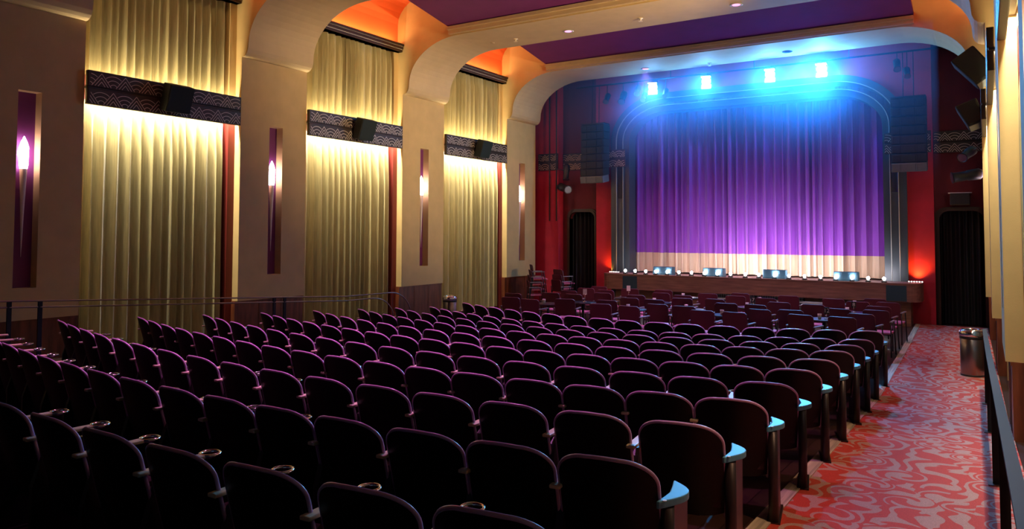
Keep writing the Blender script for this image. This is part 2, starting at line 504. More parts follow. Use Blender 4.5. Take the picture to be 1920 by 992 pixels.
def build_side(sd):
    left = sd == 'left'
    s = 1 if left else -1
    X = side(s, xl if left else xr)
    Wd = 'left' if left else 'right'
    place = ['nearest the camera', 'second from the camera', 'third from the camera', 'nearest the stage']
    # pilasters with their niche
    for i, (y0, y1) in enumerate(PIL):
        ym = (y0 + y1) / 2
        Xp = lambda d: X(d, ym)
        na, nb, nz0, nz1 = y0 + NICHE[0], y0 + NICHE[1], NICHE[2], NICHE[3]
        mb = MB()
        B = lambda d0, d1, ya, yb, za, zb, mi=0: mb.box(Xp(d0), Xp(d1), ya, yb, za, zb, mi)
        B(-.75, 0, y0, na, .94, 5.9); B(-.75, 0, nb, y1, .94, 5.9)
        B(-.75, 0, na, nb, .94, nz0); B(-.75, 0, na, nb, nz1, 5.9)
        B(-.75, -.19, na, nb, nz0, nz1, 1)
        o = mb.build('wall_%s_pilaster' % Wd, ['cream_plaster', 'purple_niche'])
        struct(o)
        mb = MB(); mb.box(Xp(-.75), Xp(-.06), y0 - .02, y1 + .02, -.02, .94); mb.box(Xp(-.06), Xp(-.045), y0 - .02, y1 + .02, .90, .938)
        for k in (1, 2): mb.box(Xp(-.06), Xp(-.052), y0 + (y1 - y0) * k / 3 - .004, y0 + (y1 - y0) * k / 3 + .004, 0, .9)
        struct(mb.build('wall_%s_wainscot' % Wd, 'wainscot_wood'))
        sconce(X, (na + nb) / 2 - .03 * (1 if left else 0), s, 'tapered torch-shaped sconce in the %s-wall pillar niche %s' % (Wd, place[i]), 'torch wall sconces')
    # bays
    bays = [(PIL[i][1], PIL[i + 1][0]) for i in range(3)]
    names = ['nearest the camera', 'in the middle', 'nearest the stage']
    ymid = 12
    mb = MB(); mb.box(X(-.95, 4), X(-.75, 4), -2, 23.5, -.3, 9.0); mb.box(X(-.75, 4), X(-.02, 4), -2, PIL[0][0] - .0, -.02, 9.0, 1)
    struct(mb.build('wall_%s' % sd, ['red_casing', 'cream_plaster']))
    for i, (y0, y1) in enumerate(bays):
        ym = (y0 + y1) / 2
        Xp = lambda d: X(d, ym)
        mb = MB()
        B = lambda d0, d1, ya, yb, za, zb, mi=0: mb.box(Xp(d0), Xp(d1), ya, yb, za, zb, mi)
        B(-.74, -.14, y0, y0 + .02, 0, 4.6); B(-.74, -.14, y1 - .16, y1, 0, 4.6)
        B(-.74, -.14, y0, y0 + .02, 4.6, 7.1, 1); B(-.74, -.14, y1 - .16, y1, 4.6, 7.1, 1)
        B(-.74, -.5, y0 + .02, y1 - .16, 0, 7.1)
        struct(mb.build('wall_%s_recess' % sd, ['red_casing', 'cream_plaster']))
        # cove above the cornice
        mb = MB()
        prof = [(-.16, 7.08), (-.16, 7.75)] + [(-.16 + 1.3 * (1 - math.cos(t * PI / 16)), 7.75 + .75 * math.sin(t * PI / 16)) for t in range(1, 9)]
        for (d0, z0), (d1, z1) in zip(prof[:-1], prof[1:]):
            pts = [(Xp(d0), y0, z0), (Xp(d0), y1, z0), (Xp(d1), y1, z1), (Xp(d1), y0, z1)]
            mb.quad(pts if not left else pts, 0, True)
            mb.quad([(Xp(d0 - .1), y0, z0 + .04), (Xp(d1 - .1), y0, z1 + .04), (Xp(d1 - .1), y1, z1 + .04), (Xp(d0 - .1), y1, z0 + .04)], 0, True)
        struct(mb.build('wall_%s_cove' % sd, 'orange_cove'))
        mb = MB()
        for k, (dd, za, zb) in enumerate(((.02, 7.00, 7.06), (.05, 7.075, 7.135), (.08, 7.15, 7.20))):
            mb.box(Xp(-.16), Xp(dd), y0 + .02, y1 - .02, za, zb)
        mb.box(Xp(-.16), Xp(.0), y0 + .02, y1 - .02, 7.0, 7.2)
        for zz, dd in ((7.067, .012), (7.142, .03)): mb.box(Xp(-.1), Xp(dd), y0 + .02, y1 - .02, zz - .006, zz + .006, 1)
        struct(mb.build('trim_%d' % (i + 2 if left else i + 5), ['dark_wood', 'band_inlay']))
        light('cove_strip', 'AREA', (Xp(-.03), ym, 7.23), E_COVE, (1, .50, .18), (Xp(-.12), ym, 8), shape='RECTANGLE', size=y1 - y0 - .3, size_y=.05)
        # drapes
        up_ = drape(X, y0 + .03, y1 - .17, 5.03, 7.02, -.27, .12, 'gold_velvet', 'd', 10 * i + (0 if left else 5), .17)
        tag(up_.build('upper_drape', 'gold_velvet'), 'short gold satin drape above the patterned band, %s-wall bay %s' % (sd, names[i]), 'curtain', 'gold wall drapes')
        lo_ = drape(X, y0 + .03, y1 - .17, fz(ym) + .06, 4.62, -.28, .135, 'gold_velvet', 'd', 100 + 10 * i + (0 if left else 5), .19)
        tag(lo_.build('lower_drape', 'gold_velvet'), 'floor-length gold satin drape below the patterned band, %s-wall bay %s' % (sd, names[i]), 'curtain', 'gold wall drapes')
        # patterned pelmet
        t = thing('patterned_pelmet', 'dark pelmet band with fan and chevron pattern, %s-wall bay %s' % (sd, names[i]), 'pelmet', (Xp(0), ym, 4.49), 0, 'patterned pelmet bands')
        hl = (y1 - y0) / 2 - .01
        mb = MB()
        mb.box(s * -.04, s * .05, -hl, hl, 0, .275); mb.box(s * -.04, s * .05, -hl, hl, .305, .58); mb.box(s * -.04, s * .03, -hl, hl, .27, .31)
        mb.build('board', 'dark_band', t, bevel=.012)
        mb = MB()
        P = lambda yv, zv: (s * .0535, yv, zv)
        pattern(-hl + .02, hl - .02, .018, .25, mb, P, 0)
        mb.build('inlay', 'band_inlay', t); mb = MB()
        pattern(-hl + .02, hl - .02, .323, .25, mb, P, .5)
        mb.build('inlay', 'band_inlay', t)
        mb = MB(); mb.box(s * -.13, s * -.04, -hl, hl, .27, .31); mb.build('shelf', 'dark_band', t)
        for k in range(3):
            yk = y0 + (k + .5) * (y1 - y0) / 3
            light('pelmet_lamp', 'AREA', (Xp(-.07), yk, 4.74), E_STRIP_DOWN / 3 * (1 if left else .55), (1, .90, .68), (Xp(-.13), yk, 3.2), shape='RECTANGLE', size=(y1 - y0) / 3 - .05, size_y=.05)
            light('pelmet_lamp', 'AREA', (Xp(-.07), yk, 4.82), E_STRIP_UP / 3 * (1 if left else .55), (1, .82, .50), (Xp(-.13), yk, 6.3), shape='RECTANGLE', size=(y1 - y0) / 3 - .05, size_y=.05)
        # loudspeaker hung on the band
        if left:
            t = thing('wall_loudspeaker', 'dark square loudspeaker on the left-wall pelmet band %s' % names[i], 'loudspeaker', (Xp(.12), ym, 4.52), 0, 'loudspeakers on the left pelmets')
            R = Matrix.Translation((.10, 0, .27)) @ Matrix.Rotation(math.radians(18), 4, 'Y')
            mb = MB(); mb.obox(R, .22, .50, .50); mb.build('cabinet', 'speaker_black', t, bevel=.015)
            mb = MB(); mb.obox(R @ Matrix.Translation((.115, 0, 0)), .012, .47, .47); mb.build('front_grille', 'speaker_green', t)
            mb = MB(); mb.box(-.09, .04, -.05, .05, .24, .32); mb.build('bracket', 'black_metal', t)


build_side('left'); build_side('right')

# ------------------------------------------------------------------ ribs and ceiling
for i, (y0, y1) in enumerate(PIL):
    ym = (y0 + y1) / 2
    a, c = xl(ym), xr(ym)
    prof = [(-.3, 5.9), (0, 5.9), (.05, 5.905), (.11, 5.93), (.16, 5.98), (.19, 6.06), (.2, 6.15)]
    prof += [(.2 + 1.55 * (1 - math.cos(t * PI / 28)), 6.15 + 1.07 * math.sin(t * PI / 28)) for t in range(1, 15)]
    pts = [(a + d, z) for d, z in prof] + [(c - d, z) for d, z in reversed(prof)]
    mb = MB()
    TOP = 8.8
    for k, (p, q) in enumerate(zip(pts[:-1], pts[1:])):
        mb.quad([(p[0], y0, p[1]), (p[0], y1, p[1]), (q[0], y1, q[1]), (q[0], y0, q[1])], 1, True)
        if abs(q[0] - p[0]) > 1e-5:
            mb.quad([(p[0], y0, p[1]), (q[0], y0, q[1]), (q[0], y0, TOP), (p[0], y0, TOP)], 0)
            mb.quad([(p[0], y1, p[1]), (p[0], y1, TOP), (q[0], y1, TOP), (q[0], y1, q[1])], 0)
    struct(mb.build('ceiling_rib', ['cream_plaster', 'soffit_plaster']))
    # ledge on the near face, under the purple panel
    mb = MB(); mb.box(-11.17, -1.31, y0 - .10, y0, 7.25, 7.34); mb.box(-11.17, -1.31, y0 - .16, y0, 7.34, 7.42)
    struct(mb.build('ceiling_ledge', 'soffit_plaster'))
    ya = PIL[i - 1][1] if i else -.5
    z1 = 7.42; z0 = 7.42 + .167 * (y0 - ya)
    mb = MB()
    v = [(-11.17, ya, z0), (-1.31, ya, z0), (-1.31, y0, z1), (-11.17, y0, z1)]
    vt = [(p[0], p[1], p[2] + .12) for p in v]
    mb.quad([v[0], v[3], v[2], v[1]]); mb.quad(vt)
    for k in range(4): mb.quad([v[k], v[(k + 1) % 4], vt[(k + 1) % 4], vt[k]])
    struct(mb.build('ceiling_panel', 'purple_ceiling'))
    # concealed uplight above each end of the panel
    for xx in (-11.0, -1.5):
        light('rib_wash', 'AREA', (xx, ya + .5, z0 + .2), 14, (1, .66, .30), (xx - (1.2 if xx < -5 else -1.2), y0, z1 + .2), shape='RECTANGLE', size=.2, size_y=.2)
mb = MB(); mb.box(-14, 1.5, -2, 24.5, 8.8, 9.0)
struct(mb.build('ceiling', 'ceiling_orange'))
# recessed downlights in the rib soffits
DL = []
for i, (y0, y1) in enumerate(PIL):
    for x in (-8.45, -4.40) + ((-6.4,) if i < 2 else ()): DL.append((i, x, (y0 + y1) / 2 + (.25 if i > 1 else 0)))  # middle lamps in the near ribs: unseen, added to brighten the seat rims
for i, x, y in DL:
    vis = i >= 2
    off = (i == 3 and x > -5)
    nm = {(2, -8.45): 'pink ceiling downlight in the middle beam, left of two', (2, -4.40): 'pink ceiling downlight in the middle beam, right of two',
          (3, -8.45): 'lit ceiling downlight in the beam before the stage', (3, -4.40): 'unlit ceiling downlight in the beam before the stage'}.get((i, x), 'pink ceiling downlight in a beam above the seating')
    if vis:
        t = thing('ceiling_downlight', nm, 'ceiling light', (x, y, 7.22), 0, 'ceiling downlights')
        mb = MB(); mb.lathe([(.075, 0), (.13, -.004), (.135, -.012), (.12, -.02), (.085, -.012)], n=24); mb.build('ring', 'white_metal' if not off else 'speaker_black', t)
        mb = MB(); mb.lathe([(.084, -.006), (.084, -.012)], n=24); mb.build('lens', 'pink_lens' if not off else 'speaker_black', t)
    if not off:
        light('downlight_lamp', 'SPOT', (x, y, 7.17), E_DOWN * (18 if i < 2 else 11), (1, .25, .85), (x, y, 0), spot_size=math.radians(68), spot_blend=.7, shadow_soft_size=.08)
for x, y, lb, flat in ((-9.93, 15.94, 'brass ceiling sprinkler in the middle beam, left one', 0), (-6.54, 15.87, 'ceiling sprinkler in the middle beam, right one', 0),
                       (-6.62, 21.2, 'ceiling sprinkler in the beam before the stage', 0), (-10.64, 15.95, 'small flat cover plate in the middle beam soffit', 1),
                       (-9.97, 21.2, 'small flat cover plate in the beam before the stage', 1)):
    mb = MB()
    if flat: mb.lathe([(.05, 0), (.05, -.01), (.03, -.014)], (x, y, 7.22), 14)
    else: mb.lathe([(.06, 0), (.06, -.01), (.02, -.015), (.015, -.06), (.05, -.065), (.05, -.07)], (x, y, 7.22), 14)
    tag(mb.build('ceiling_cover' if flat else 'ceiling_sprinkler', 'soffit_plaster' if flat else 'arm_metal'), lb, 'sprinkler' if not flat else 'ceiling plate')


# ------------------------------------------------------------------ stage wall
def arch(xa, xb, ztop, rx, rz, z0, n=14):
    """points of an opening with elliptical upper corners, left foot to right foot"""
    pts = [(xa, z0)]
    for k in range(n + 1):
        t = k / n * PI / 2
        pts.append((xa + rx * (1 - math.cos(t)), ztop - rz + rz * math.sin(t)))
    for k in range(n + 1):
        t = PI / 2 * (1 - k / n)
        pts.append((xb - rx * (1 - math.cos(t)), ztop - rz + rz * math.sin(t)))
    pts.append((xb, z0))
    return pts


OUT = arch(-10.07, -1.70, 6.66, 1.75, 1.45, 0)


def wall_with_hole(mb, path, xa, xb, zt, y0, y1, mi=0):
    """solid wall xa..xb, 0..zt with the opening 'path' (left foot .. right foot)"""
    L_, R_ = path[0][0], path[-1][0]
    if L_ - xa > .001: mb.box(xa, L_, y0, y1, 0, zt, mi)
    if xb - R_ > .001: mb.box(R_, xb, y0, y1, 0, zt, mi)
    for p, q in zip(path[:-1], path[1:]):
        if q[0] - p[0] > 1e-6:
            mb.quad([(p[0], y0, p[1]), (q[0], y0, q[1]), (q[0], y0, zt), (p[0], y0, zt)], mi)
            mb.quad([(p[0], y1, p[1]), (p[0], y1, zt), (q[0], y1, zt), (q[0], y1, q[1])], mi)
        mb.quad([(p[0], y0, p[1]), (p[0], y1, p[1]), (q[0], y1, q[1]), (q[0], y0, q[1])], mi)


mb = MB()
wall_with_hole(mb, OUT, -10.67, -1.10, 8.8, YW, YW + .55)
# red piers and the recessed door bays beside the opening
mb.box(-13.4, -12.0, YW - .12, YW + .55, 0, 8.8)
DL_ = arch(-11.72, -10.80, 3.02, .22, .22, 0, 6)
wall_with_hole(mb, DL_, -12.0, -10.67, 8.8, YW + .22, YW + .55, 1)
DR_ = arch(-.99, -.02, 2.92, .22, .22, 0, 6)
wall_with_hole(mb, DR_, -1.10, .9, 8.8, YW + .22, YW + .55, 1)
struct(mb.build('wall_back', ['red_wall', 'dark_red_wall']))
for k, (path, nm) in enumerate(((DL_, 'left'), (DR_, 'right'))):
    mb = MB()
    cx = (path[0][0] + path[-1][0]) / 2
    for g, (gro, yo) in enumerate(((.10, .16), (.06, .12), (.02, .14))):
        big = [(cx + (p[0] - cx) * (1 + gro / .48), p[1] * (1 + gro / 3.0) if p[1] > 0 else 0) for p in path]
        for p, q, P2, Q2 in zip(path[:-1], path[1:], big[:-1], big[1:]):
            mb.quad([(p[0], YW + yo, p[1]), (P2[0], YW + yo, P2[1]), (Q2[0], YW + yo, Q2[1]), (q[0], YW + yo, q[1])])
            mb.quad([(P2[0], YW + yo, P2[1]), (P2[0], YW + .23, P2[1]), (Q2[0], YW + .23, Q2[1]), (Q2[0], YW + yo, Q2[1])])
            mb.quad([(p[0], YW + .23, p[1]), (p[0], YW + yo, p[1]), (q[0], YW + yo, q[1]), (q[0], YW + .23, q[1])])
    struct(mb.build('door_%d' % (k + 1), 'dark_wood'))
    Xd = lambda d, y: y
    x0, x1 = path[0][0] + .01, path[-1][0] - .01
    rnd = random.Random(k)
    ph = rnd.random() * 6
    mb = MB(); mb.grid(lambda u, v: (x0 + (x1 - x0) * u, YW + .40 + .05 * math.sin(u * 38 + ph + math.sin(u * 9)), .02 + v * 3.05), 90, 4)
    tag(mb.build('door_curtain', 'black_velvet'), 'black curtain filling the arched doorway %s of the stage' % nm, 'curtain', 'black doorway curtains')

# proscenium frame: three stepped bands round the opening
mb = MB()
steps = [(0.0, -.16, .20), (.20, -.10, .20), (.40, -.02, .16)]      # (offset in from the outer edge, y, width)
cx0 = (-10.07 - 1.70) / 2


def off(path, d):
    out = []
    k = len(path)
    for i, p in enumerate(path):
        a = Vector(path[max(i - 1, 0)]); c = Vector(path[min(i + 1, k - 1)])
        if (c - a).length < 1e-6: c = a + Vector((0, 1e-3))
        t = (c - a).normalized(); nrm = Vector((t.y, -t.x))
        out.append((p[0] + nrm.x * d, p[1] + nrm.y * d))
    return out


def clean(path):
    o = [path[0]]
    for p in path[1:]:
        if math.hypot(p[0] - o[-1][0], p[1] - o[-1][1]) > 1e-4: o.append(p)
    return o


OUTC = clean(OUT)
prev_y = YW + .02
for d, yo, wdt in steps:
    A_, B_ = off(OUTC, d), off(OUTC, d + wdt)
    yf = YW + yo
    for i in range(len(A_) - 1):
        p, q, P2, Q2 = A_[i], A_[i + 1], B_[i], B_[i + 1]
        mb.quad([(p[0], yf, p[1]), (q[0], yf, q[1]), (Q2[0], yf, Q2[1]), (P2[0], yf, P2[1])], 0)
        mb.quad([(P2[0], yf, P2[1]), (Q2[0], yf, Q2[1]), (Q2[0], YW + .5, Q2[1]), (P2[0], YW + .5, P2[1])], 0)
        mb.quad([(p[0], YW + .1, p[1]), (q[0], YW + .1, q[1]), (q[0], yf, q[1]), (p[0], yf, p[1])], 0)
for d in (.185, .385):
    yo = -.165 if d < .3 else -.105
    C_ = [(p[0], YW + yo, p[1]) for p in off(OUTC, d)]
    mb.tube(C_, .014, 6, 1)
struct(mb.build('trim_8', ['proscenium_grey', 'proscenium_edge']))


# patterned frieze on the stage wall and the collars of the frame
def frieze(x0, x1, y, label):
    t = thing('patterned_frieze', label, 'frieze', ((x0 + x1) / 2, y, 4.42), 0, 'patterned friezes on the stage wall')
    hl = (x1 - x0) / 2
    mb = MB(); mb.box(-hl, hl, -.05, .0, 0, .265); mb.box(-hl, hl, -.05, .0, .295, .56); mb.box(-hl, hl, -.03, 0, .26, .30)
    mb.build('board', 'dark_band', t, bevel=.01)
    mb = MB(); P = lambda xv, zv: (xv, -.0535, zv)
    pattern(-hl + .01, hl - .01, .015, .24, mb, P, .1, .42); mb.build('inlay', 'band_inlay', t); mb = MB(); pattern(-hl + .01, hl - .01, .31, .24, mb, P, .6, .42)
    mb.build('inlay', 'band_inlay', t)


frieze(-12.75, -12.0, YW - .125, 'dark patterned frieze on the red pier beside the left pillars')
frieze(-11.99, -10.68, YW + .215, 'dark patterned frieze above the left doorway')
frieze(-10.66, -9.55, YW - .165, 'dark patterned frieze collar on the left leg of the stage frame')
frieze(-2.2, -1.12, YW - .165, 'dark patterned frieze collar on the right leg of the stage frame')
frieze(-1.09, .0, YW + .215, 'dark patterned frieze above the right doorway')

# stage house behind, stage deck and apron
mb = MB()
mb.box(-13, 1, 24.2, 24.4, 0, 8.8); mb.box(-13, -12.8, YW + .55, 24.4, 0, 8.8); mb.box(.8, 1, YW + .55, 24.4, 0, 8.8)
struct(mb.build('wall_stage', 'black_velvet'))
X0, X1 = -10.1, -1.37
pl = []
for k in range(9):
    t = PI / 2 * k / 8
    pl.append((X0 + .35 * (1 - math.sin(t)) if False else X0 + .35 - .35 * math.cos(t), 21.55 - .35 * math.sin(t)))
for k in range(9):
    t = PI / 2 * (1 - k / 8)
    pl.append((X1 - .35 + .35 * math.cos(t), 21.55 - .35 * math.sin(t)))
pl += [(X1, YW + .0), (X0, YW + .0)]
mb = MB(); mb.prism(pl, 'z', .62, 1.06)
mb.box(-9.5, -2.15, YW, 24.2, .62, 1.06)
mb.prism([(-X + 0, y) if False else (X * 1.0, y - .015) for X, y in pl], 'z', 1.06, 1.09)
struct(mb.build('floor_stage', 'stage_wood'))
mb = MB(); mb.box(-9.7, -1.62, 21.45, YW, 0, .62)
struct(mb.build('wall_apron', 'base_wood'))
t = thing('apron_grille', 'perforated metal grille under the middle of the stage edge', 'grille', (-5.15, 21.40, 0))
mb = MB(); mb.box(-1.55, 1.0, 0, .04, .06, .60); mb.build('panel', 'perforated', t)
mb = MB()
for xx in (-1.55, -.3, .98): mb.box(xx, xx + .03, -.012, 0, .06, .60)
mb.build('frame', 'dark_steel', t)
t = thing('stage_steps', 'pale edged low steps in front of the stage', 'steps', (-3.4, 20.95, 0))
mb = MB(); mb.box(-.7, .95, .05, .44, 0, .50); mb.box(-.55, .55, -.22, .05, 0, .26); mb.build('treads', 'base_wood', t)
mb = MB(); mb.box(-.72, .97, .03, .09, .48, .535); mb.box(-.57, .57, -.24, -.18, .24, .29); mb.build('nosing', 'white_metal', t)
mb = MB(); mb.box(-6.6, -4.15, 21.33, 21.37, .46, .50); tag(mb.build('kick_rail', 'white_metal'), 'pale horizontal rail across the perforated grille', 'rail')
for x, lb in ((-9.35, 'dark vent panel in the stage edge, far left'), (-2.15, 'dark teal vent panel in the stage edge, near right')):
    mb = MB(); mb.box(x, x + .46, 21.185, 21.21, .64, 1.03); tag(mb.build('vent_panel', 'monitor_blue'), lb, 'panel')

# stage curtain
rnd = random.Random(3)
cuts = [0.0]
for i in range(34): cuts.append(cuts[-1] + rnd.uniform(.5, 1.5))
cuts = [c / cuts[-1] for c in cuts]
amps = [rnd.uniform(.14, .34) for _ in range(34)]


def curtain_pt(u, v, zb, zt):
    for i in range(34):
        if u <= cuts[i + 1]:
            tt = (u - cuts[i]) / (cuts[i + 1] - cuts[i]); break
    y = 23.0 - amps[i] * (abs(math.sin(PI * tt)) ** .75) - .02 * math.sin(u * 50)
    return (-10.0 + 8.2 * u + .3 * amps[i] * math.sin(2 * PI * tt), y, zb + (zt - zb) * v)


t = thing('stage_curtain', 'purple velvet stage curtain with pale cream hem band', 'curtain', (0, 0, 0))
mb = MB(); mb.grid(lambda u, v: curtain_pt(u, v, 1.71, 6.9), 620, 8); mb.build('drape', 'purple_velvet', t)
mb = MB(); mb.grid(lambda u, v: curtain_pt(u, v, 1.10, 1.71), 620, 2); mb.build('hem_band', 'cream_velvet', t, label='pale cream hem band')

# footlights and wedge monitors along the stage edge
FX = [-9.3, -8.98, -8.64, -8.32, -7.97, -7.61, -7.23, -6.85, -6.48, -6.1, -5.69, -5.32, -4.9, -4.52, -4.12, -3.72, -3.34, -2.95, -2.57, -2.2]
for i, x in enumerate(FX):
    t = thing('footlight', 'small round footlight on the stage edge, %s from the left' % ORD[i + 1], 'footlight', (x, 21.28, 1.09), 0, 'footlights along the stage edge')
    mb = MB(); mb.box(-.06, .06, -.04, .04, 0, .035); mb.tube([(0, 0, .03), (0, 0, .06)], .012, 6); mb.build('base', 'black_metal', t)
    mb = MB(); mb.lathe([(.012, .05), (.036, .075), (.042, .10), (.032, .128), (.008, .142)], n=12); mb.build('bulb', 'foot_bulb', t)
    cen = math.exp(-((x + 5.3) / 2.3) ** 2)
    light('footlight_beam', 'SPOT', (0, .06, .10), E_FOOT * (1.2 + 80 * cen), (.95, .88, 1), (0, 1.6, .75), parent=t, spot_size=math.radians(110), spot_blend=1, shadow_soft_size=.05)
MX = [(-8.16, 'far left'), (-6.64, 'left of middle'), (-4.94, 'right of middle'), (-3.12, 'far right')]
for x, lb in MX:
    t = thing('stage_monitor', 'blue-grey wedge monitor on the stage edge, %s of four' % lb, 'loudspeaker', (x, 21.52, 1.09), 0, 'wedge monitors on the stage')
    mb = MB(); mb.prism([(-.15, 0), (.16, 0), (.13, .235), (-.09, .24), (-.15, .05)], 'x', -.30, .30); mb.build('cabinet', 'monitor_blue', t, bevel=.012)
    mb = MB(); mb.box(-.12, .12, .158, .168, .10, .16); mb.build('handle', 'black_metal', t)
for x, lb, xe in ((-10.12, 'left', -9.75), (-1.72, 'right', -1.42)):
    t = thing('led_batten', 'short row of LED dots on the stage edge, %s end' % lb, 'stage light', (x, 21.9, 1.09), 0, 'LED battens at the stage ends')
    mb = MB(); mb.box(0, .36, -.03, .03, 0, .03); mb.build('housing', 'black_metal', t)
    mb = MB()
    for k in range(6): mb.box(.02 + k * .06, .05 + k * .06, -.034, -.028, .008, .024)
    mb.build('diodes', 'led_dot', t)
    light('led_beam', 'SPOT', (.06 if lb == 'left' else .22, .05, .05), E_LED * 9, (1, .36, .04), ((-.35 if lb == 'left' else .35), .28, 1.4), parent=t, spot_size=math.radians(120), spot_blend=1, shadow_soft_size=.06)

# ------------------------------------------------------------------ hanging lights, arrays
mb = MB(); mb.tube([(-11.2, 21.75, 7.05), (-.6, 21.75, 7.05)], .025, 8)
for x in (-10.6, -8, -5.5, -3, -1): mb.tube([(x, 21.75, 7.05), (x, 21.75, 8.79)], .012, 6)
tag(mb.build('lighting_pipe', 'black_metal'), 'black lighting pipe hung between the last beam and stage wall', 'pipe')
SP = [(-8.55, 'first from the left'), (-6.88, 'second from the left'), (-5.05, 'third from the left'), (-3.68, 'brightest, rightmost')]
AIM = [(-5.5, 11), (-4, 8), (-3.2, 7), (-3.4, 7)]
for i, (x, lb) in enumerate(SP):
    t = thing('stage_spotlight', 'blue-white glaring spotlight with barn door below the beam, %s' % lb, 'spotlight', (x, 21.7, 6.82), 0, 'lit spotlights over the stage edge')
    d = Vector((AIM[i][0] - x, AIM[i][1] - 21.7, .6 - 6.82)).normalized()
    Q = d.to_track_quat('Z', 'Y').to_matrix().to_4x4()
    mb = MB(); mb.lathe([(.09, -.34), (.12, -.30), (.13, -.05), (.14, 0)], n=18, mtx=Q); mb.build('body', 'black_metal', t)
    mb = MB(); mb.lathe([(.125, .004), (.125, .012)], n=18, mtx=Q); mb.build('lens', 'spot_lens', t)
    for ang in (0, PI):
        R = Q @ Matrix.Rotation(ang, 4, 'Z') @ Matrix.Translation((0, -.15, .09)) @ Matrix.Rotation(math.radians(28), 4, 'X')
        mb = MB(); mb.obox(R, .28, .01, .18)
        mb.build('barn_door', 'spot_flag', t)
    mb = MB(); mb.tube([(-.15, 0, 0), (-.15, 0, .18), (.15, 0, .18), (.15, 0, 0)], .010, 6); mb.tube([(0, 0, .18), (0, .05, .23)], .016, 6); mb.build('yoke', 'black_metal', t)
    light('spot_beam', 'SPOT', tuple(d * .06), E_SPOT * (.22, .25, .35, .75)[i], (.05, .36, 1), tuple(d * 3), parent=t, spot_size=math.radians(62), spot_blend=.9, shadow_soft_size=.10)
    light('spot_spill', 'POINT', tuple(d * .12), (90, 110, 180, 480)[i], (.05, .34, 1), parent=t, shadow_soft_size=.08)


def par(loc, aim, label, grp, k=1.0, hang=None):
    t = thing('par_can', label, 'spotlight', loc, 0, grp)
    d = (Vector(aim) - Vector(loc)).normalized()
    Q = d.to_track_quat('Z', 'Y').to_matrix().to_4x4()
    mb = MB(); mb.lathe([(.05 * k, -.22 * k), (.09 * k, -.16 * k), (.085 * k, .0), (.075 * k, .02), (.08 * k, .20 * k), (.095 * k, .22 * k)], n=14, mtx=Q); mb.build('body', 'black_metal', t)
    mb = MB(); mb.lathe([(.090 * k, .222 * k), (.072 * k, .222 * k), (.072 * k, .215 * k)], n=14, mtx=Q); mb.build('rim', 'brushed_steel', t)
    if hang:
        h = Vector(hang) - Vector(loc)
        mb = MB(); mb.tube([(0, 0, 0), tuple(h * .5 + Vector((0, 0, .03))), tuple(h)], .012, 6); mb.build('yoke', 'black_metal', t)


PX = [(-10.1, 6.62, 1.0), (-9.55, 6.60, 1.2), (-9.05, 6.78, 1), (-8.85, 6.55, .9), (-8.15, 6.60, .9), (-1.85, 6.72, 1), (-1.62, 6.5, .9)]
pn = ['first from the left', 'second from the left', 'third from the left', 'fourth from the left', 'just right of the first lit one', 'left of two at the right end', 'right of two at the right end']
for (x, z, k), nme in zip(PX, pn):
    par((x, 21.72, z), (x + .6, 17.5, 2.6), 'unlit black spotlight hanging over the stage edge, %s' % nme, 'unlit spotlights over the stage edge', k, (x, 21.75, 7.05))


def line_array(x, y, zt, zb, label):
    t = thing('line_array', label, 'loudspeaker', (x, y, zb), 0, 'hanging speaker arrays')
    n = 8; h = (zt - zb) / n
    for k in range(n):
        z = zt - zb - (k + .5) * h
        lean = math.radians(0.5 + k * 1.3)
        R = Matrix.Translation((0, -.0 - .012 * k * k * .12, z)) @ Matrix.Rotation(lean, 4, 'X')
        mb = MB(); mb.obox(R, .80, .46, h * .95); mb.obox(R @ Matrix.Translation((0, -.235, 0)), .30, .02, h * .8)
        mb.obox(R @ Matrix.Translation((-.28, -.235, 0)), .18, .015, h * .8); mb.obox(R @ Matrix.Translation((.28, -.235, 0)), .18, .015, h * .8)
        mb.build('cabinet', 'speaker_black' if k < n - 1 else 'speaker_grey', t, bevel=.008)
    mb = MB(); mb.box(-.40, .40, -.2, .2, zt - zb + .01, zt - zb + .05)
    for sx in (-.12, .12): mb.tube([(sx, 0, zt - zb + .04), (sx, .05, 7.03 - zb)], .012, 6)
    mb.build('rigging', 'black_metal', t)


line_array(-10.50, 21.70, 5.77, 3.93, 'tall black hanging speaker array left of the stage')
line_array(-1.60, 21.70, 5.80, 3.93, 'tall black hanging speaker array right of the stage')
# vertical light boom by the last left pillar
t = thing('light_boom', 'thin black vertical pipe frame on red wall by last left pillar', 'pipe', (-11.95, 21.75, 2.72))
mb = MB(); mb.tube([(0, 0, 6.05), (0, 0, 0), (-.26, .0, 0), (-.26, 0, 6.05)], .024, 8); mb.build('frame', 'black_metal', t)
par((-11.55, 21.7, 4.32), (-11.50, 21.5, 3.4), 'black spotlight pointing down from the thin pipe, upper of two', 'spotlights on the left pipe', 1.2, (-11.95, 21.75, 4.42))
par((-11.66, 21.72, 3.80), (-9.8, 20.4, 3.30), 'black spotlight pointing right from the thin pipe, lower of two', 'spotlights on the left pipe', 1.5, (-11.96, 21.75, 3.8))
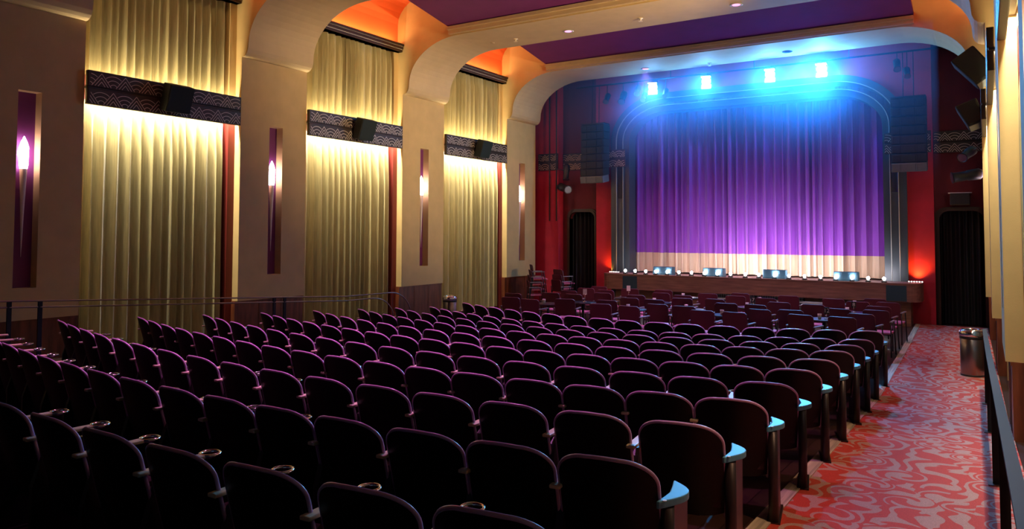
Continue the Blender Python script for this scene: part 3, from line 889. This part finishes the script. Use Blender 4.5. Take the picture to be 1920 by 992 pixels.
# right wall fixtures
def hung_speaker(loc, L_, w0, w1, lean, label):
    t = thing('tilted_loudspeaker', label, 'loudspeaker', loc, 0, 'tilted loudspeakers on the right wall')
    R = Matrix.Rotation(lean, 4, 'Y') @ Matrix.Rotation(math.radians(-16), 4, 'X')
    mb = MB(); mb.prism([(-w1 / 2, -L_ / 2), (w1 / 2, -L_ / 2), (w0 / 2, L_ / 2), (-w0 / 2, L_ / 2)], 'y', -.17, .17)
    for i, v in enumerate(mb.v): mb.v[i] = tuple(R @ Vector(v))
    mb.build('cabinet', 'speaker_black', t, bevel=.04)
    mb = MB(); mb.obox(R @ Matrix.Translation((0, 0, -L_ / 2 - .006)), w1 * .9, .30, .014); mb.build('front_grille', 'speaker_grey', t)
    mb = MB(); mb.tube([(.1, 0, 0), (.18, .02, .06), (.34, .02, .06)], .014, 6); mb.build('bracket', 'black_metal', t)
hung_speaker((-.10, 17.6, 5.66), .74, .50, .44, math.radians(-36), 'dark tilted loudspeaker high on the right wall, upper one')
hung_speaker((-.19, 18.8, 4.88), .56, .44, .34, math.radians(-22), 'dark tilted loudspeaker on the right wall, lower one')
par((-.30, 20.6, 4.22), (-1.2, 18.8, 3.3), 'black spotlight on the right wall aimed down, upper of two', 'spotlights on the right wall', 1.3, (.04, 20.6, 4.4))
par((-.32, 20.6, 3.70), (-2.5, 20.0, 3.35), 'black spotlight on the right wall aimed left, lower of two', 'spotlights on the right wall', 1.5, (.04, 20.6, 3.8))
t = thing('door_loudspeaker', 'small black loudspeaker box above the right doorway', 'loudspeaker', (-.52, 22.15, 3.06))
mb = MB(); mb.box(-.22, .22, -.12, .16, 0, .30); mb.build('cabinet', 'speaker_black', t, bevel=.02)
mb = MB(); mb.box(-.26, .26, -.10, .14, .30, .32); mb.build('bracket', 'white_metal', t)

# ------------------------------------------------------------------ red wall wash
light('red_wash', 'SPOT', (-10.9, 17.6, 6.6), E_RED * 4, (1, .25, .28), (-11.6, 22.1, 2.4), spot_size=math.radians(50), spot_blend=.6, shadow_soft_size=.1)
light('red_wash', 'SPOT', (-2.6, 18.5, 6.9), E_RED * 3, (1, .25, .30), (-1.3, 22.1, 2.4), spot_size=math.radians(38), spot_blend=.6, shadow_soft_size=.1)

# unseen spots added by the right-hand pelmets to brighten the side aisle
for yk, ek in ((4.6, 290), (8.3, 260), (13.2, 105)):
    light('aisle_fill', 'SPOT', (xr(yk) - .03, yk, 4.4), ek, (1, .55, .32), (-.45, yk - .2, 0), spot_size=math.radians(62), spot_blend=.8, shadow_soft_size=.05)
# unseen warm fill added at the right wall for the left pillars and rib curves
light('warm_fill', 'SPOT', (xr(16.9) - .08, 16.9, 4.35), 900, (1, .76, .42), (-12.4, 19.4, 3.2), spot_size=math.radians(48), spot_blend=1, shadow_soft_size=.15)
light('warm_fill', 'SPOT', (xr(13.2) - .08, 13.2, 4.6), 4300, (1, .72, .38), (-12.4, 15.4, 7.4), spot_size=math.radians(62), spot_blend=1, shadow_soft_size=.15)
for xx in (-8.0, -3.2):  # pale wash on the front tables, from added unseen fixtures
    light('front_wash', 'SPOT', (xx, 14.6, 7.0), 420, (1, .66, .82), (xx + (.8 if xx < -5 else -.3), 18.6, .2), spot_size=math.radians(58), spot_blend=.8, shadow_soft_size=.08)

# ------------------------------------------------------------------ fixed seating
W = .49


def seat_outline(n=28):
    """(x,z) points from lower left, over the rounded top, to lower right"""
    pts = []
    hw = W / 2; zt = .86; rx, rz = .165, .115
    pts.append((-hw + .012, .30)); pts.append((-hw, .48)); 
    for k in range(11):
        t = k / 10 * PI / 2
        pts.append((-hw + rx * (1 - math.cos(t)), zt - .004 - rz + rz * math.sin(t)))
    for k in range(1, 8):
        u = -1 + 2 * k / 8
        pts.append((u * (hw - rx), zt - .004 * u * u))
    for k in range(11):
        t = PI / 2 * (1 - k / 10)
        pts.append((hw - rx * (1 - math.cos(t)), zt - .004 - rz + rz * math.sin(t)))
    pts.append((hw, .48)); pts.append((hw - .012, .30))
    return pts


def back_y(x, z): return .055 * (x / (W / 2)) ** 2 + .15 * (.86 - z) / .56


def make_seat(end):
    t = thing('theatre_seat', 'seat', 'theatre seat', (0, 0, -50), 0, 'fixed theatre seats')
    ol = seat_outline()
    xs = [p[0] for p in ol]
    # curved back shell: columns across, from the lower edge to the outline
    def top_z(x):
        best = .3
        for (xa, za), (xb, zb) in zip(ol[:-1], ol[1:]):
            if min(xa, xb) - 1e-9 <= x <= max(xa, xb) + 1e-9 and max(za, zb) > .4:
                zz = za if abs(xb - xa) < 1e-9 else za + (zb - za) * (x - xa) / (xb - xa)
                best = max(best, zz, za if abs(xb - xa) < 1e-9 else -1)
        return best
    cols = [-.2449, -.241, -.232, -.215, -.19, -.16, -.12, -.06, 0, .06, .12, .16, .19, .215, .232, .241, .2449]
    mb = MB(); nv = 5
    def fn(th):
        def g(u, v):
            x = cols[round(u * 16)]; zb_ = .30 + .03 * (x / .245) ** 4; z = zb_ + (top_z(x) - zb_) * v
            return (x, back_y(x, z) + th, z)
        return g
    mb.grid(fn(0), 16, nv); mb.grid(fn(.016), 16, nv)
    back = mb.build('backrest', 'seat_ply', t)
    mb = MB(); mb.tube([(x, back_y(x, z) + .008, z) for x, z in ol[:]], .0105, 6); mb.build('lit_edge', 'seat_edge_lit', back, label='purple-lit rounded rim')  # paler rim stands in for light caught by the plywood edge
    mb = MB()
    def cush(u, v):
        x = -.215 + .43 * u; a = PI * v
        return (x, .16 + .40 * v, .42 + .035 * math.sin(a) ** .5 * (1 - abs(2 * u - 1) ** 6))
    mb.grid(cush, 12, 10); mb.box(-.215, .215, .16, .56, .36, .42); mb.build('seat_cushion', 'seat_fabric', t)
    def standard(x, nm='standard'):
        mb = MB()
        pr = [(.10, 0), (.10, .40), (.16, .60), (.22, .63), (.40, .63), (.44, .58), (.42, .2), (.46, 0)]
        mb.prism(pr, 'x', x - .02, x + .02); mb.box(x - .035, x + .035, .08, .48, 0, .02)
        return mb.build(nm, 'seat_iron', t)
    if end != 'right':
        h = W / 2 + .012
        standard(h)
        mb = MB(); mb.box(h - .028, h + .028, .06, .44, .665, .685); a = mb.build('armrest', 'arm_metal', t, bevel=.006)
        mb = MB(); mb.tube([(h + .05 * math.cos(k * PI / 12), .475 + .05 * math.sin(k * PI / 12), .677) for k in range(24)], .011, 6, closed=True); mb.build('cup_holder', 'chrome', a, label='round chrome cup ring')
    else:
        h = W / 2 + .03
        mb = MB()
        pr = [(.14, 0), (.14, .64), (.40, .64), (.44, .60), (.42, .2), (.45, 0)]
        mb.prism(pr, 'x', h - .03, h + .03); mb.tube([(h, .14, .0), (h + .004, .135, .3), (h, .14, .64)], .034, 10); mb.box(h - .045, h + .045, .10, .50, 0, .025)
        mb.build('end_standard', 'seat_iron', t)
        mb = MB()
        pp = [(h - .035, .07), (h - .02, .14), (h - .008, .22), (h - .018, .32), (h - .03, .40)]
        pp += [(h - .02 + .095 * math.sin(k * PI / 14), .40 - .33 * k / 14 + (.02 * math.sin(k * PI / 14))) for k in range(15)]
        mb.prism(pp, 'z', .645, .68)
        a = mb.build('end_armrest', 'arm_end_pad_lit', t, bevel=.006, label='pale half-moon end armrest')
        mb = MB(); mb.lathe([(.010, .68), (.010, .684)], (h + .0, .09, 0), 10); mb.build('marker_dot', 'dot_marker', a)
    if end == 'left':
        standard(-W / 2 - .012, 'left_standard')
        h = -W / 2 - .012
        mb = MB(); mb.box(h - .028, h + .028, .06, .44, .665, .685); mb.build('armrest', 'arm_metal', t, bevel=.006)
    return t


PROTO = {e: make_seat(e) for e in ('mid', 'right', 'left')}
ROWA = [(11.79, .01, .06), (10.68, .01, .062), (9.79, -.005, .053), (8.87, -.01, .050), (7.94, -.025, .042), (6.99, -.03, .036), (6.02, -.04, .032),
        (5.06, -.045, .030), (4.08, -.05, .027), (3.09, -.055, .026), (2.14, -.07, .028), (1.17, -.07, .028)]
cnt = 0
used = set()


def project(p):
    d = Vector(p) - Vector((0, 0, 2.34)); z = d.dot(fw)
    return (960 + F_PX * d.dot(r2) / z, CY - F_PX * d.dot(u2) / z, z) if z > .1 else (0, 9999, z)


for k, (a0, b0, c0) in enumerate(ROWA, 1):
    n = 16 if k % 2 else 17
    xR, xL = -1.53, -9.22 - .058 * (k - 1)
    f = lambda x: a0 + b0 * (x + 5) + c0 * (x + 5) ** 2
    # equal spacing by arc length
    S = [(xR + (xL - xR) * i / 400) for i in range(401)]
    acc = [0]
    for p, q in zip(S[:-1], S[1:]): acc.append(acc[-1] + math.hypot(q - p, f(q) - f(p)))
    fl = fz(f(-4)) if k > 1 else 0
    for j in range(n):
        want = acc[-1] * j / (n - 1)
        i = min(range(401), key=lambda q: abs(acc[q] - want))
        x = S[i]; y = f(x)
        slope = b0 + 2 * c0 * (x + 5)
        zf = .054 * max(0, k - 2)
        px = project((x, y, zf + .86))
        if px[2] < .6 or px[0] < -90 or px[0] > 1980 or px[1] > 1075: continue
        end = 'right' if j == 0 else ('left' if j == n - 1 else 'mid')
        if j < 10: lb = 'dark theatre seat, %s from the carpeted aisle, %s fixed row from the stage' % (ORD[j + 1], ORD[k])
        else: lb = 'dark theatre seat, %s from the left end, %s fixed row from the stage' % (ORD[n - j], ORD[k])
        if end in used:
            o = dup(PROTO[end], (x, y, zf), math.atan(slope), lb)
        else:
            used.add(end); o = PROTO[end]; o.location = (x, y, zf); o.rotation_euler = (0, 0, math.atan(slope)); o['label'] = lb
        cnt += 1



# ------------------------------------------------------------------ cabaret chairs and tables
def make_chair():
    t = thing('cabaret_chair', 'chair', 'chair', (0, 0, 0), 0, 'dark armchairs before the stage')
    mb = MB()
    def bk(th):
        def g(u, v):
            x = -.235 + .47 * u; z = .50 + .37 * v
            r = min(1, (1 - abs(2 * u - 1)) / .22); z = .50 + .37 * v * (1 - .10 * (1 - r) ** 2)
            return (x, .035 * (2 * u - 1) ** 2 - .10 * (v - .5) * .6 + th, z)
        return g
    mb.grid(bk(0), 12, 6); mb.grid(bk(.03), 12, 6)
    for (u0, u1, side_) in ((0, 1, 'top'),):
        mb.grid(lambda u, v: (lambda p, q: (p[0], p[1] + (q[1] - p[1]) * v, p[2] + .006 * math.sin(PI * v)))(bk(0)(u, 1), bk(.03)(u, 1)), 12, 3)
        mb.grid(lambda u, v: (lambda p, q: (p[0], p[1] + (q[1] - p[1]) * v, p[2]))(bk(0)(u, 0), bk(.03)(u, 0)), 12, 1)
    for e in (0, 1): mb.grid(lambda u, v: (lambda p, q: (p[0], p[1] + (q[1] - p[1]) * v, p[2]))(bk(0)(e, u), bk(.03)(e, u)), 6, 1)
    mb.build('backrest', 'chair_back', t)
    mb = MB()
    mb.grid(lambda u, v: (-.235 + .47 * u, .05 + .45 * v, .445 + .02 * (math.sin(PI * u) * math.sin(PI * v)) ** .4), 10, 10); mb.box(-.235, .235, .05, .50, .415, .446)
    mb.build('seat', 'chair_seat', t)
    for sx in (-1, 1):
        mb = MB(); mb.tube([(sx * .25, .03, .66), (sx * .252, .04, .43), (sx * .262, -.03, .0)], .013, 6); mb.build('leg', 'chair_frame', t)
        mb = MB(); mb.tube([(sx * .262, .46, .0), (sx * .252, .42, .43), (sx * .252, .36, .64)], .013, 6); mb.build('leg', 'chair_frame', t)
        mb = MB(); mb.box(sx * .252 - .022, sx * .252 + .022, .01, .40, .645, .67); mb.build('armrest', 'chair_arm', t, bevel=.008)
    mb = MB(); mb.tube([(-.252, .05, .41), (.252, .05, .41)], .012, 6); mb.tube([(-.252, .44, .41), (.252, .44, .41)], .012, 6); mb.build('frame', 'chair_frame', t)
    return t


CH = [(-9.14, 14.47), (-9.66, 15.4), (-8.52, 14.27), (-7.9, 14.75), (-9.02, 16.1), (-8.96, 16.94), (-8.35, 16.02), (-8.98, 17.95), (-8.96, 18.7), (-8.26, 17.63), (-7.93, 16.75),
      (-7.0, 15.0), (-6.76, 14.17), (-6.08, 14.05), (-5.75, 14.75), (-6.2, 15.73), (-6.84, 15.85), (-7.0, 16.6), (-7.92, 18.4), (-7.02, 18.45), (-6.74, 17.55), (-5.8, 16.4),
      (-6.05, 17.15), (-5.72, 17.99), (-5.15, 14.65), (-4.58, 14.05), (-5.12, 16.6), (-4.62, 15.75), (-5.08, 18.5), (-4.97, 17.7), (-3.97, 14.05), (-3.72, 14.85), (-4.02, 15.76),
      (-4.22, 17.45), (-3.74, 16.6), (-3.93, 18.4), (-3.18, 15.05), (-2.86, 14.3), (-3.03, 16.45), (-2.45, 15.83), (-2.91, 18.14), (-2.35, 17.67), (-2.16, 14.3), (-1.95, 15.06),
      (-1.80, 15.92), (-1.85, 16.78), (-1.78, 17.85), (-2.12, 18.63)]
lines = [(14.58, 'nearest line to the fixed seats'), (15.3, 'second line of cabaret chairs'), (16.2, 'third line of cabaret chairs'), (17.1, 'fourth line of cabaret chairs'), (18.05, 'fifth line of cabaret chairs'), (99, 'last line before the stage')]
proto = make_chair()
groups = {}
for p in CH:
    for y, nme in lines:
        if p[1] < y: groups.setdefault(nme, []).append(p); break
first = True
for nme, ps in groups.items():
    ps.sort()
    for i, p in enumerate(ps):
        rz = random.uniform(-.16, .16) + .03 * (-5.5 - p[0])
        lb = 'dark armchair, %s from the left in the %s' % (ORD[i + 1], nme)
        if first: o = proto; o.location = (*p, 0); o.rotation_euler = (0, 0, rz); o['label'] = lb; first = False
        else: dup(proto, (*p, 0), rz, lb)


def text_mesh(txt, size):
    cu = bpy.data.curves.new('number', 'FONT'); cu.body = txt; cu.size = size; cu.align_x = 'CENTER'; cu.align_y = 'CENTER'; cu.extrude = .001
    o = bpy.data.objects.new('number', cu); COL.objects.link(o)
    dg = bpy.context.evaluated_depsgraph_get(); dg.update()
    me = bpy.data.meshes.new_from_object(o.evaluated_get(dg))
    bpy.data.objects.remove(o); bpy.data.curves.remove(cu)
    return me


TB = [(-8.45, 14.98, None, 1), (-7.95, 15.75, 'T', 0), (-7.55, 17.35, 'T', 0), (-6.35, 14.88, None, 2), (-6.45, 16.62, None, 2), (-6.35, 18.3, None, 2), (-5.3, 15.5, None, 2), (-4.35, 14.85, None, 2),
      (-4.35, 16.7, '7', 3), (-4.45, 18.2, None, 2), (-2.60, 15.15, '12', 3), (-2.35, 16.75, '8', 3), (-2.45, 18.5, None, 2)]
TN = ['at the far left with the blue light', 'left side with a tall card holder', 'near the stage with a tall card holder', 'left of middle, nearest the fixed seats', 'left of middle, halfway to the stage', 'left of middle, nearest the stage',
      'in the middle, behind the front chairs', 'in the middle, nearest the fixed seats', 'with card number seven', 'in the middle, nearest the stage', 'with card number twelve', 'with card number eight', 'at the right, nearest the stage']
tproto = None
for (x, y, num, kind), nme in zip(TB, TN):
    lb = 'small round black table %s' % nme
    if tproto is None:
        t = thing('cabaret_table', lb, 'table', (x, y, 0), 0, 'small round tables')
        mb = MB(); mb.lathe([(.27, .695), (.30, .70), (.305, .715), (.30, .73), (.27, .73)], n=28); mb.build('top', 'table_black', t)
        mb = MB(); mb.tube([(0, 0, .02), (0, 0, .70)], .03, 10); mb.build('stem', 'table_black', t)
        mb = MB(); mb.lathe([(.22, 0), (.22, .012), (.05, .035)], n=24); mb.build('base', 'table_black', t)
        tproto = t
    else: dup(tproto, (x, y, 0), 0, lb)
    if kind in (0, 3):
        t = thing('table_number_stand', 'number card stand on the table %s' % nme, 'table sign', (x + .05, y, .73), .35, 'table number stands')
        mb = MB(); mb.lathe([(.045, 0), (.045, .008), (.008, .016)], n=14); zc = .17 if num == 'T' else .09; mb.tube([(0, 0, .01), (0, 0, zc + .02)], .005, 6); mb.build('stand', 'chrome', t)
        mb = MB(); mb.box(-.045, .045, -.003, .003, zc, zc + .13); mb.build('card', 'card_white' if num == 'T' else 'card_ink', t)
        if num != 'T':
            me = text_mesh(num, .105); me.materials.clear(); me.materials.append(M['card_white'])
            o = bpy.data.objects.new('numeral', me); COL.objects.link(o); o.parent = t; o.rotation_euler = (PI / 2, 0, 0); o.location = (0, -.0045, zc + .065)
    if kind in (1, 2, 3):
        t = thing('candle_glass', ('small glass with blue light on the table %s' if kind == 1 else 'small pale votive glass on the table %s') % nme, 'candle holder', (x - .06, y - .08, .73), 0, 'votive glasses on tables')
        mb = MB(); mb.lathe([(.028, 0), (.034, .05), (.038, .10), (.034, .10), (.030, .05), (.026, .012)], n=14); mb.build('glass', 'glass_cup', t)
        mb = MB(); mb.lathe([(.024, .012), (.024, .05), (.006, .06)], n=12); mb.build('candle', 'blue_glow' if kind == 1 else 'card_white', t)

# stacked chairs in the far left corner
for c, (cx_, cy_) in enumerate(((-11.95, 19.9), (-11.35, 20.6))):
    for q in range(4 if c == 0 else 3):
        dup(proto, (cx_ + .02 * q, cy_ + .03 * q, .16 * q), -.9 + c * .5, 'stacked armchair by the last left pillar, %s from the floor, %s stack' % (ORD[q + 1], ('nearer', 'farther')[c]), 'stacked armchairs in the left corner')
t = thing('music_stand', 'thin folded stand leaning by the left red wall', 'music stand', (-11.0, 21.3, 0))
mb = MB(); mb.tube([(0, 0, .02), (-.03, .1, 1.35)], .010, 6); mb.build('pole', 'dark_steel', t)
mb = MB()
for a in (0, 2.1, 4.2): mb.tube([(0, .01, .35), (.25 * math.cos(a), .25 * math.sin(a), .01)], .008, 6)
mb.build('tripod', 'dark_steel', t)


# ------------------------------------------------------------------ bins, rails
def bin_(loc, label):
    t = thing('litter_bin', label, 'litter bin', loc, 0, 'steel litter bins')
    mb = MB(); mb.lathe([(.165, .02), (.17, .03), (.172, .60), (.165, .61)], n=32); mb.build('body', 'brushed_steel', t)
    mb = MB(); mb.lathe([(.172, .0), (.176, .025), (.165, .03)], n=32); mb.lathe([(.163, .60), (.178, .605), (.178, .645), (.165, .65)], n=32); mb.build('band', 'black_metal', t)
    mb = MB(); mb.lathe([(.180, .645), (.184, .68), (.178, .725), (.155, .752), (.115, .758), (.105, .745), (.10, .70), (.02, .69)], n=32); mb.build('lid', 'chrome', t)


bin_((-.22, 14.55, .014), 'steel litter bin with domed lid on the red aisle carpet')
bin_((-11.38, 15.18, 0), 'steel litter bin by the left drapes beyond the fixed rows')

t = thing('aisle_handrail', 'dark steel handrail with flat posts along the right wall aisle', 'handrail', (0, 0, 0))
RX = lambda y: .135 - .0128 * y
ys = [2.6, 5.3, 7.62, 10.2, 12.25, 13.4]
mb = MB()
for a, c in zip(ys[:-1], ys[1:]):
    A_, B_ = Vector((RX(a), a, fz(a) + .9)), Vector((RX(c), c, fz(c) + .9))
    d = B_ - A_; R = Matrix.Translation((A_ + B_) / 2) @ d.to_track_quat('Y', 'Z').to_matrix().to_4x4()
    mb.obox(R, .055, d.length + .01, .022)
mb.build('top_rail', 'dark_steel', t)
for hh in (.78,):
    mb = MB()
    for a, c in zip(ys[:-1], ys[1:]):
        A_, B_ = Vector((RX(a), a, fz(a) + hh)), Vector((RX(c), c, fz(c) + hh))
        d = B_ - A_; R = Matrix.Translation((A_ + B_) / 2) @ d.to_track_quat('Y', 'Z').to_matrix().to_4x4()
        mb.obox(R, .012, d.length + .01, .06)
    mb.build('lower_rail', 'dark_steel', t)
for y in ys[1:-1] + [2.9]:
    mb = MB(); mb.box(RX(y) - .027, RX(y) + .027, y - .012, y + .012, fz(y) + .01, fz(y) + .9); mb.build('post', 'dark_steel', t)
    mb = MB(); mb.box(RX(y) - .06, RX(y) + .075, y - .06, y + .06, fz(y) + .012, fz(y) + .026); mb.build('base_plate', 'brushed_steel', t)

t = thing('side_handrail', 'slim double steel handrail along the left wall drapes', 'handrail', (0, 0, 0))
LX = lambda y: -11.92 + .1 * (y - 5.2)
for nm_, hh, ye in (('top_rail', 1.0, 13.0), ('lower_rail', .91, 12.5)):
    P_ = [(LX(y), y, fz(y) + hh) for y in (3.6, 5, 7, 9, 11, 11.47, ye - .3)]
    for k in range(1, 9):
        a = PI / 2 * k / 8
        P_.append((LX(ye) + .0, ye - .3 + .7 * math.sin(a), hh - .62 * (1 - math.cos(a))))
    P_.append((LX(ye), ye + .4, .02))
    mb = MB(); mb.tube(P_, .013, 8); mb.build(nm_, 'brushed_steel', t)
for y in (5.35, 5.75, 9.75, 9.98):
    mb = MB(); mb.box(LX(y) - .012, LX(y) + .012, y - .03, y + .03, fz(y), fz(y) + .99); mb.build('post', 'dark_steel', t)

# ------------------------------------------------------------------ haze in front of the stage
hz = bpy.data.materials.new('stage_haze'); hz.use_nodes = True
nt = hz.node_tree; nt.nodes.remove(nt.nodes['Principled BSDF'])
vs = nt.nodes.new('ShaderNodeVolumeScatter'); vs.inputs['Density'].default_value = HAZE; vs.inputs['Anisotropy'].default_value = .35
vs.inputs['Color'].default_value = (.20, .50, 1, 1)
nt.links.new(vs.outputs[0], nt.nodes['Material Output'].inputs['Volume'])
M['stage_haze'] = hz
tcz = nt.nodes.new('ShaderNodeTexCoord'); sz = nt.nodes.new('ShaderNodeSeparateXYZ'); mr = nt.nodes.new('ShaderNodeMapRange')
mr.inputs['From Min'].default_value = 3.4; mr.inputs['From Max'].default_value = 6.4; mr.inputs['To Max'].default_value = HAZE; mr.interpolation_type = 'SMOOTHSTEP'
nt.links.new(tcz.outputs['Object'], sz.inputs[0]); nt.links.new(sz.outputs['Z'], mr.inputs[0]); nt.links.new(mr.outputs[0], vs.inputs['Density'])
mb = MB(); mb.box(-11.6, -.9, 19.0, 22.0, 3.4, 7.15)
o = mb.build('stage_haze', 'stage_haze'); tag(o, 'thin blue haze glowing around the spotlights before the stage', 'haze', kind='stuff')
